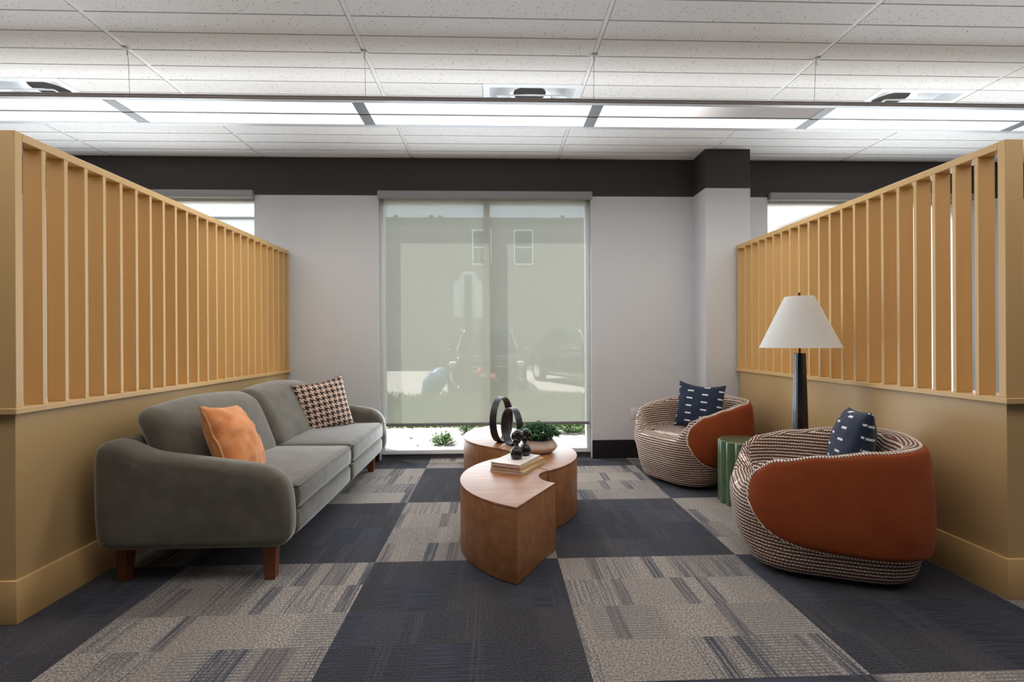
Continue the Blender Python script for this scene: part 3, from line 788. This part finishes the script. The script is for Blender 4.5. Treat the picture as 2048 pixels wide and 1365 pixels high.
for k in range(900):
    a = random.uniform(0, 2*PI); r = .148*math.sqrt(random.random()); el = 1-(r/.17)**2
    tip = Vector((r*math.cos(a)*1.12, r*math.sin(a), .038+.082*el+.026*random.random()-.02*(r/.148)**4))
    base = Vector((tip.x*.55, tip.y*.55, .015)); mid = base.lerp(tip, .6)+Vector((0, 0, .015))
    if k % 3 == 0: tube([base, mid, tip], .0011, 3, bm=bs)
    for q in range(13):
        p = mid.lerp(tip, random.uniform(.0, 1.08)); d = Vector((random.uniform(-1, 1), random.uniform(-1, 1), random.uniform(-.3, 1.0)))
        leaf(bm, p, d, random.uniform(.008, .015), random.uniform(.003, .0055))
link('leaves', bm, M['plantgreen'], pr_, None, False); link('stems', bs, M['plantgreen'], pr_, 60)

# ------------------------------------------------------------------ armchairs
def armchair(loc, rz, label):
    root = empty('armchair', loc, rz, label, 'armchair', 'barrel armchairs facing the sofa')
    AX, AY, EX = .450, .412, 3.1
    def R(phi):
        c, s = abs(math.cos(phi)), abs(math.sin(phi)); return ((c/AX)**EX+(s/AY)**EX)**(-1/EX)
    HK = [(0, .425), (25, .43), (33, .49), (41, .565), (54, .605), (80, .638), (115, .668), (150, .69), (180, .70)]
    def H(phi):
        d = abs(math.degrees((phi+PI) % (2*PI)-PI)); return spline(HK, d)
    def thick(phi):
        d = abs(math.degrees((phi+PI) % (2*PI)-PI)); return spline([(0, .16), (24, .15), (42, .085), (80, .085), (130, .12), (180, .15)], d)
    def prof(phi):
        r, h, th = R(phi), H(phi), thick(phi); zs = .415
        d = abs(math.degrees((phi+PI) % (2*PI)-PI)); fr = spline([(0, 1), (26, 1), (42, 0), (180, 0)], d)   # 1 = seat front
        zmid = min(.33, h-.11)
        zin = max(zs-.004, h-.06)*(1-fr)+(zs+.002)*fr
        pts = [(0, .025), (r*.60, .025), (r-.13, .026), (r-.078, .040), (r-.050, .10), (r-.014-.02*(1-fr), .19), (r, zmid), (r-.006, (zmid+h)/2), (r-.022, h-.03), (r-th*.45, h), (r-th*.85, h-.010-.006*fr), (r-th-.008, zin), (r-th-.03-.03*fr, zs+(.03*(1-fr))), (r-th-.07-.04*fr, zs), (r*.35, zs+.004), (0, zs+.008)]
        return [tuple(p)[:2] for p in crom([(a, b, 0) for a, b in pts], 4)]
    NPH = 112; sect = [prof(2*PI*k/NPH) for k in range(NPH)]
    nP = len(sect[0]); bm = bmesh.new(); V = []; uvs = {}
    for k in range(NPH):
        phi = 2*PI*k/NPH; row = []
        for i, (r, z) in enumerate(sect[k]):
            if i in (0, nP-1):
                if k == 0: row.append(bm.verts.new((0, 0, z)))
                else: row.append(V[0][i])
            else: row.append(bm.verts.new((r*math.cos(phi), r*math.sin(phi), z)))
        V.append(row)
    uvl = bm.loops.layers.uv.new('UVMap')
    arc = []
    for k in range(NPH):
        a = [0]
        for i in range(1, nP): a.append(a[-1]+math.hypot(sect[k][i][0]-sect[k][i-1][0], sect[k][i][1]-sect[k][i-1][1]))
        arc.append(a)
    iseat = 12*4
    for k in range(NPH):
        k2 = (k+1) % NPH
        for i in range(nP-1):
            ids = [(k, i), (k2, i), (k2, i+1), (k, i+1)]; vs = []; ii = []
            for q in ids:
                v = V[q[0]][q[1]]
                if v not in vs: vs.append(v); ii.append(q)
            f = bm.faces.new(vs)
            for lp, q in zip(f.loops, ii):
                kk = k+1 if q[0] == k2 and k2 != k+1 else q[0]
                if i < iseat:
                    # horizontal courses on the walls, courses parallel to the rim along its top
                    vv = arc[q[0]][q[1]] if i < 3*4 else (sect[q[0]][q[1]][1] if (i < 8*4 or i >= 10*4) else (H(2*PI*q[0]/NPH)+(arc[q[0]][q[1]]-arc[q[0]][8*4])))
                    lp[uvl].uv = (kk/NPH*2*PI*.47, vv)
                else:
                    co = V[q[0]][q[1]].co; lp[uvl].uv = (co.y, co.x)
    link('upholstery', bm, M['weave'], root, 60)
    # rust shell
    PH = math.radians(143); nf, ns = 90, 22
    def at(phi, t):   # t: 0 = low, 1 = rim outer edge
        p = prof(phi); i0 = 4.7*4; i = i0+(8.6*4-i0)*t; a = int(i); f = i-a
        r = p[a][0]*(1-f)+p[a+1][0]*f; z = p[a][1]*(1-f)+p[a+1][1]*f
        return r, z
    bm = bmesh.new(); grid = []; loopL, loopR, top, bot = [], [], [], []
    for a in range(nf+1):
        w_ = -1+2*a/nf; w_ = math.copysign(1-(1-abs(w_))**1.6, w_)
        phi = PI+w_*PH; g = max(0.0, 1-abs(w_)**12)**.5
        tl = .14*abs(w_)**4; tc = .5+.5*tl; hf = .5*(1-tl); row = []
        for b in range(ns+1):
            s = -1+2*b/ns; s = math.sin(s*PI/2)
            t = tc+hf*s*g; t = min(1, max(0, t))
            r, z = at(phi, t)
            off = .012*(1-abs(s)**10)*(1-abs(w_)**24)-.002
            low = max(0, 1-t/.35)
            off += .034*(low**1.0)*(1-max(0, -s-.9)*8)*(g**.5)
            row.append(Vector(((r+off)*math.cos(phi), (r+off)*math.sin(phi), z)))
        grid.append(row)
    VV = [[bm.verts.new(p) for p in row] for row in grid]
    for a in range(nf):
        for b in range(ns): bm.faces.new((VV[a][b], VV[a+1][b], VV[a+1][b+1], VV[a][b+1]))
    bmesh.ops.remove_doubles(bm, verts=bm.verts, dist=2e-4)
    o = link('outer_shell', bm, M['rust'], root, 60); o['label'] = 'rust leather outer shell'
    md = o.modifiers.new('thickness', 'SOLIDIFY'); md.thickness = .008; md.offset = -1
    border = [row[-1] for row in grid]+[row[0] for row in grid[::-1]]
    pts = []
    for p in border:
        if not pts or (p-pts[-1]).length > .006: pts.append(p)
    if (pts[0]-pts[-1]).length < .006: pts.pop()
    bm = tube(pts, .0075, 8, closed=True); o = link('welt', bm, M['cord'], root, 60)
    L = [0]
    set_uv(o, lambda co, p: (math.atan2(co.y, co.x)*.45+co.z*.6, math.atan2(co.z-.4, math.hypot(co.x, co.y)-.44)/(2*PI)))
    o['label'] = 'cream twisted welt cord'
    return root
armchair((1.785, 2.668, 0), PI+math.radians(-22), 'rust and cream woven barrel armchair nearest the camera, front right')
armchair((1.725, 4.265, 0), PI+math.radians(26), 'rust and cream woven barrel armchair near the window, beside the column')
pillow('throw_pillow', .40, .40, .13, M['navy'], (1.80, 4.30, .625), (-.66, -.74, .20), -.06, 'navy throw pillow with white dashes on the armchair near the window', seed=8, pinch=.05, sagtop=.06)
pillow('throw_pillow', .42, .42, .19, M['navy'], (1.985, 2.70, .602), (-.90, .40, .22), .06, 'navy throw pillow with white dashes on the armchair nearest the camera', seed=12, pinch=.05)

# green fluted side table
root = empty('side_table', (1.862, 3.612, 0), 0, 'green glazed fluted drum side table between the armchairs', 'side table')
def flute(r, n=22, dep=.016, m=220):
    pts = []
    for k in range(m):
        a = 2*PI*k/m; f = abs(math.sin(a*n/2)); pts.append(((r-dep*(1-f)**1.0*1.0)*math.cos(a), (r-dep*(1-f))*math.sin(a)))
    return pts
link('fluted_drum', prism(flute(.197, 15, .022, 300), 0, .462, .006, 3), M['green'], root, 50)

# floor lamp
LX, LY = 2.075, 3.30
root = empty('floor_lamp', (LX, LY, 0), .2, 'floor lamp with black tapered column and white cone shade by the right partition', 'lamp')
bm = bmesh.new(); loft(bm, [[(r*math.cos(PI/4*k+PI/8), r*math.sin(PI/4*k+PI/8), z) for k in range(8)] for r, z in ((.066, 0), (.068, .012), (.0395, 1.108), (.037, 1.112))])
bmesh.ops.bevel(bm, geom=[e for e in bm.edges if abs(e.verts[0].co.z-e.verts[1].co.z) > .5], offset=.004, segments=2, affect='EDGES'); link('column', bm, M['lampblack'], root, 25)
link('stem', lathe([(.0065, 1.112), (.0065, 1.17), (.012, 1.172), (.012, 1.20), (.004, 1.205), (.004, 1.49)], 16), M['brass'], root)
bm = lathe([(.2485, 1.149), (.090, 1.496), (.0885, 1.4955), (.247, 1.149), (.2485, 1.149)], 72, cap0=False, cap1=False); bmesh.ops.remove_doubles(bm, verts=bm.verts, dist=1e-5); link('lamp_shade', bm, M['lampshade'], root, 60)
bm = bmesh.new()
for k in range(3):
    a = 2*PI*k/3; tube([(0, 0, 1.487), (.0885*math.cos(a), .0885*math.sin(a), 1.492)], .002, 6, bm=bm)
lathe([(.012, 1.487), (.012, 1.492)], 16, bm=bm); link('spider', bm, M['brass'], root)
link('finial', lathe([(.004, 1.492), (.004, 1.503), (.009, 1.507), (.006, 1.513), (.009, 1.519), (.003, 1.524)], 16), M['brass'], root)
bm = blob((0, 0, 1.255), .030, 1.25); link('bulb', bm, M['white_metal'], root, 60)
# ------------------------------------------------------------------ outside
M['gravel'] = plain('pale_gravel', (166, 163, 158), .95, .25, 45, .5)
M['lawn'] = plain('lawn_soil', (120, 124, 78), .95, .3, 14, .5)
M['lot'] = plain('parking_concrete', (176, 168, 166), .9, .08, 3, .1)
M['grass'] = plain('grass_green', (138, 156, 78), .8, .3, 3, .1)
M['stucco'] = plain('taupe_stucco', (136, 132, 124), .9, .06, 4, .2)
M['whitewall'] = plain('white_wall_paint', (232, 232, 230), .8, .03, 4, .1)
M['carpaint'] = plain('car_paint_black', (24, 26, 30), .15, .05, 3, 0, Coat_Weight=1.0)
M['carglass'] = plain('car_glass', (40, 46, 54), .05, .05, 3, 0, Metallic=.4)
M['chrome'] = plain('chrome', (220, 222, 226), .12, .02, 3, 0, Metallic=1.0)
M['tyre'] = plain('tyre_rubber', (24, 24, 25), .85)
M['lens'] = plain('headlamp_lens', (225, 230, 235), .1, .02, 3, 0)
M['signwhite'] = plain('sign_board_white', (226, 228, 232), .6)
M['post'] = plain('sign_post_olive', (112, 108, 88), .8, .1, 8)
M['bluebag'] = plain('blue_plastic_bag', (96, 134, 176), .35, .2, 20, .5)
M['redflower'] = plain('red_petals', (214, 92, 70), .6)
M['shrub'] = plain('shrub_leaf', (96, 134, 62), .6, .3, 20, .1)
def mat_brick():
    t = NT('white_brick'); X, Y, Z = t.xyz(t.pos())
    b = t.n('ShaderNodeTexBrick', {'Vector': t.comb(Y, Z), 'Color1': lin(232, 232, 232), 'Color2': lin(222, 222, 223), 'Mortar': lin(200, 200, 200), 'Scale': 3.5, 'Mortar Size': .015})
    return t.pbr(b.outputs[0], .85, t.bump(b.outputs[1], -.4, .01))
M['brick'] = mat_brick()
G = -.05
tag(link('gravel_bed', B(-30, 30, YW+.19, 7.4, -.3, G), M['gravel'], smooth=None), kind='structure')
tag(link('lawn_strip', B(-30, 30, 7.4, 11.2, -.3, G+.005), M['lawn'], smooth=None), kind='structure')
tag(link('parking_lot', B(-30, 30, 11.2, 24.2, -.3, G), M['lot'], smooth=None), kind='structure')
bm = bmesh.new()
for k in range(15000):
    y = 7.25+3.9*random.random()**1.25; x = random.uniform(-.36*y, .34*y) if y < 9 else random.uniform(-.32*y, .27*y)
    dens = noise.noise(Vector((x*.9, y*.9, 3)))
    if dens < -.25 and random.random() < .6: continue
    h = random.uniform(.07, .20)*(1+.8*max(0, dens)); a = random.uniform(0, PI); wd = .006+.0008*y; lx, ly = random.gauss(0, .35)*h, random.gauss(0, .35)*h
    p = Vector((x, y, G)); s = Vector((math.cos(a), math.sin(a), 0))*wd
    v = [bm.verts.new(q) for q in (p-s, p+s, p+Vector((lx*.4, ly*.4, h*.6))+s*.7, p+Vector((lx, ly, h)), p+Vector((lx*.4, ly*.4, h*.6))-s*.7)]
    bm.faces.new(v)
tag(link('grass', bm, M['grass'], None, None, False), 'sunlit green grass growing between the pale gravel and the parked cars', 'grass', kind='stuff')
# loose stones on the gravel
def shrub(x, y, rx, h, n, label):
    root = empty('shrub', (x, y, G), 0, label, 'shrub', None); bm = bmesh.new(); bs = bmesh.new()
    for k in range(n):
        a = random.uniform(0, 2*PI); r = math.sqrt(random.random()); tip = Vector((rx*r*math.cos(a), rx*.6*r*math.sin(a), h*(1-.6*r*r)*random.uniform(.35, 1)))
        tube([(tip.x*.2, tip.y*.2, 0), tuple(tip*.6), tuple(tip)], .002, 3, bm=bs)
        for q in range(7):
            d = Vector((random.uniform(-1, 1), random.uniform(-1, 1), random.uniform(-.2, .8)))
            leaf(bm, tip*random.uniform(.7, 1.02), d, random.uniform(.018, .036), random.uniform(.006, .012))
    link('leaves', bm, M['shrub'], root, None, False); link('stems', bs, M['shrub'], root, 60)
shrub(-.62, 6.05, .17, .17, 90, 'low leafy shrub on the gravel outside the window, left of the coffee tables')
shrub(-.38, 6.75, .15, .22, 60, 'small sparse shrub on the gravel just behind the left low shrub')
shrub(1.06, 6.75, .34, .30, 190, 'wider leafy shrub on the gravel outside, right of the potted plant')
shrub(.32, 6.9, .22, .26, 90, 'leafy shrub outside the window, seen behind the potted plant')
for x, y, r_, lab in ((-1.08, 6.45, .022, 'small grey pebble on the gravel outside, nearest the window frame on the left'), (-.93, 6.0, .015, 'tiny grey pebble on the gravel halfway between window frame and low shrub'), (-.77, 5.85, .018, 'small grey pebble on the gravel just left of the low leafy shrub')):
    o = link('pebble', blob((0, 0, r_*.4), r_, .6, 12, .3), M['stucco'], None, 60); o.location = (x, y, G)
    tag(o, lab, 'pebble', 'pebbles on the gravel')
# building across the lot
root = empty('building', (0, 24, G), 0, 'taupe flat-roofed building across the parking lot with two white-framed windows', 'building')
link('facade', B(-9, 11, 0, .4, 0, 7.1, bev=.02), M['stucco'], root, 30); link('bright_view_wing', B(-26, -9, 0, .4, 0, 7.1), M['whitewall'], root, None)  # white wing added so the view through the left window looks bright
link('roof_coping', B(-26.05, 11, -.06, .46, 7.1, 7.22), M['stucco'], root, None)
for x in (-.57, 1.44):
    f = link('window', boxes([(x-.47, x+.47, -.06, 0, 4.94, 5.00), (x-.47, x+.47, -.06, 0, 6.58, 6.64), (x-.47, x-.41, -.06, 0, 5.00, 6.58), (x+.41, x+.47, -.06, 0, 5.00, 6.58), (x-.41, x+.41, -.05, 0, 5.76, 5.81)]), M['whitewall'], root, None)
    link('pane', B(x-.41, x+.41, -.02, -.005, 5.00, 6.58), M['carglass'], f, None)
for x in (-4.69, -2.99, -2.55, 3.33):
    link('roof_lamp', boxes([(x-.10, x+.10, -.12, 0, 7.22, 7.32), (x-.02, x+.02, -.05, 0, 7.12, 7.22)], bev=.02), M['stucco'], root, 40)
root = empty('building', (11.2, 15, G), 0, 'white brick building wing standing on the right beyond the window wall', 'building')
link('upper_wall', B(0, .4, -9, 9.4, 5.75, 9.2), M['brick'], root, None)
link('lower_wall', B(.05, .4, -9, 9.4, 0, 5.75), M['whitewall'], root, None)
link('ledge', B(-.06, .4, -9, 9.4, 5.68, 5.76, bev=.01), M['whitewall'], root, None)
# cars
def car(loc, rz, label):
    root = empty('car', loc, rz, label, 'car', 'dark cars parked outside')
    def warp_body(v):
        t = max(0, (-v.y-1.2)/1.1); v.x *= 1-.12*t*t; v.z -= .10*max(0, t)*(v.z > .7)
        t2 = max(0, (v.z-.55)/.4); v.x *= 1-.06*t2; return v
    link('body', rbox((0, 0, .60), (1.86, 4.55, .78), .20, (.02, .05, .03), 8, warp=warp_body), M['carpaint'], root, 60)
    def warp_cab(v):
        t = max(0, (v.z-.95)/.65); v.x *= 1-.22*t; v.y = .35+(v.y-.35)*(1-.30*t); return v
    link('cabin', rbox((0, .35, 1.22), (1.70, 2.9, .78), .16, (.01, .03, .03), 8, warp=warp_cab), M['carpaint'], root, 60)
    bm = bmesh.new(); bm.faces.new([bm.verts.new(p) for p in ((-.74, -1.13, 1.02), (.74, -1.13, 1.02), (.60, -.66, 1.52), (-.60, -.66, 1.52))])
    o = link('windscreen', bm, M['carglass'], root, None); md = o.modifiers.new('t', 'SOLIDIFY'); md.thickness = .02
    for s in (-1, 1):
        bm = bmesh.new(); tube([(s*.78, -1.15, 1.0), (s*.62, -.64, 1.56)], .022, 6, bm=bm); link('pillar_trim', bm, M['chrome'], root)
        link('headlight', rbox((s*.70, -2.18, .72), (.36, .18, .13), .05, n=3), M['lens'], root, 60)
        m_ = link('door_mirror', rbox((s*1.02, -.85, 1.05), (.20, .12, .14), .05, n=3), M['carpaint'], root, 60); link('mirror_trim', rbox((s*1.02, -.915, 1.05), (.17, .01, .03), .004, n=2), M['chrome'], m_)
        for y in (-1.42, 1.38):
            bm = lathe([(.22, -.11), (.31, -.11), (.335, -.08), (.335, .08), (.31, .11), (.22, .11)], 28); bmesh.ops.rotate(bm, verts=bm.verts, cent=(0, 0, 0), matrix=Matrix.Rotation(PI/2, 3, 'Y')); bmesh.ops.translate(bm, verts=bm.verts, vec=(s*.86, y, .335))
            w_ = link('wheel', bm, M['tyre'], root); bm = lathe([(.21, -.115), (.215, .115)], 24); bmesh.ops.rotate(bm, verts=bm.verts, cent=(0, 0, 0), matrix=Matrix.Rotation(PI/2, 3, 'Y')); bmesh.ops.translate(bm, verts=bm.verts, vec=(s*.862, y, .335)); link('hubcap', bm, M['chrome'], w_)
    link('grille_bar', rbox((0, -2.30, .66), (.95, .05, .035), .015, n=3), M['chrome'], root, 60)
    link('grille', rbox((0, -2.28, .52), (.90, .05, .20), .02, n=3), M['tyre'], root, 60)
    link('number_plate', B(-.16, .16, -2.335, -2.32, .42, .53), M['lens'], root, None)
    return root
car((-.18, 13.8, G), 0, 'black car parked nose-in outside, straight behind the middle window')
car((2.75, 14.6, G), math.radians(22), 'black car parked at an angle outside, at the right edge of the middle window')
# notice sign
root = empty('notice_sign', (-.535, 10.3, G), 0, 'pale notice sign with arched top on an olive post among the grass', 'sign')
pts = [(-.30, 1.75), (.30, 1.75), (.30, 2.50), (.20, 2.50), (.19, 2.56)]+[(.17*math.cos(a), 2.58+.13*math.sin(a)) for a in [PI*k/12 for k in range(1, 12)]]+[(-.19, 2.56), (-.20, 2.50), (-.30, 2.50)]
link('sign_board', prism(pts, -.015, .015, .003, 2, lambda u, v, w: (u, -w, v)), M['signwhite'], root, 30)
link('post', B(-.075, .075, -.105, -.017, 0, 2.62, bev=.01), M['post'], root, 30)
# blue bag
bm = blob((0, 0, .30), .27, 1.35, 26, 0)
for v in bm.verts:
    v.co += v.co.normalized()*.05*noise.noise(v.co*7); v.co.x += .35*v.co.z-.05; v.co.z = max(0, v.co.z)
o = link('garbage_bag', bm, M['bluebag'], None, 60); o.location = (-1.42, 11.35, G); tag(o, 'crumpled blue plastic bag leaning at the edge of the grass outside', 'bag')
for k, (x, y, z, lab) in enumerate(((-.60, 10.75, .50, 'red flower cluster on the stem left of the others outside'), (-.33, 10.9, .58, 'red flower cluster on the middle stem, in front of the car'), (-.02, 10.9, .44, 'red flower cluster right of the mullion, in front of the car'))):
    root = empty('flower', (x, y, G), 0, lab, 'flower', 'red flowers in front of the car'); bm = bmesh.new()
    for q in range(26):
        leaf(bm, Vector((random.gauss(0, .05), random.gauss(0, .04), z+random.gauss(0, .05))), Vector((random.uniform(-1, 1), random.uniform(-1, 1), random.uniform(-.4, 1))), .06, .022)
    c_ = blob((0, 0, z), .07, 1.1, 12); me_ = bpy.data.meshes.new('tmp'); c_.to_mesh(me_); c_.free(); bm.from_mesh(me_); bpy.data.meshes.remove(me_)
    link('petals', bm, M['redflower'], root, None, False); link('stem', tube([(0, 0, 0), (.01, 0, z*.5), (0, 0, z)], .006, 5), M['shrub'], root)
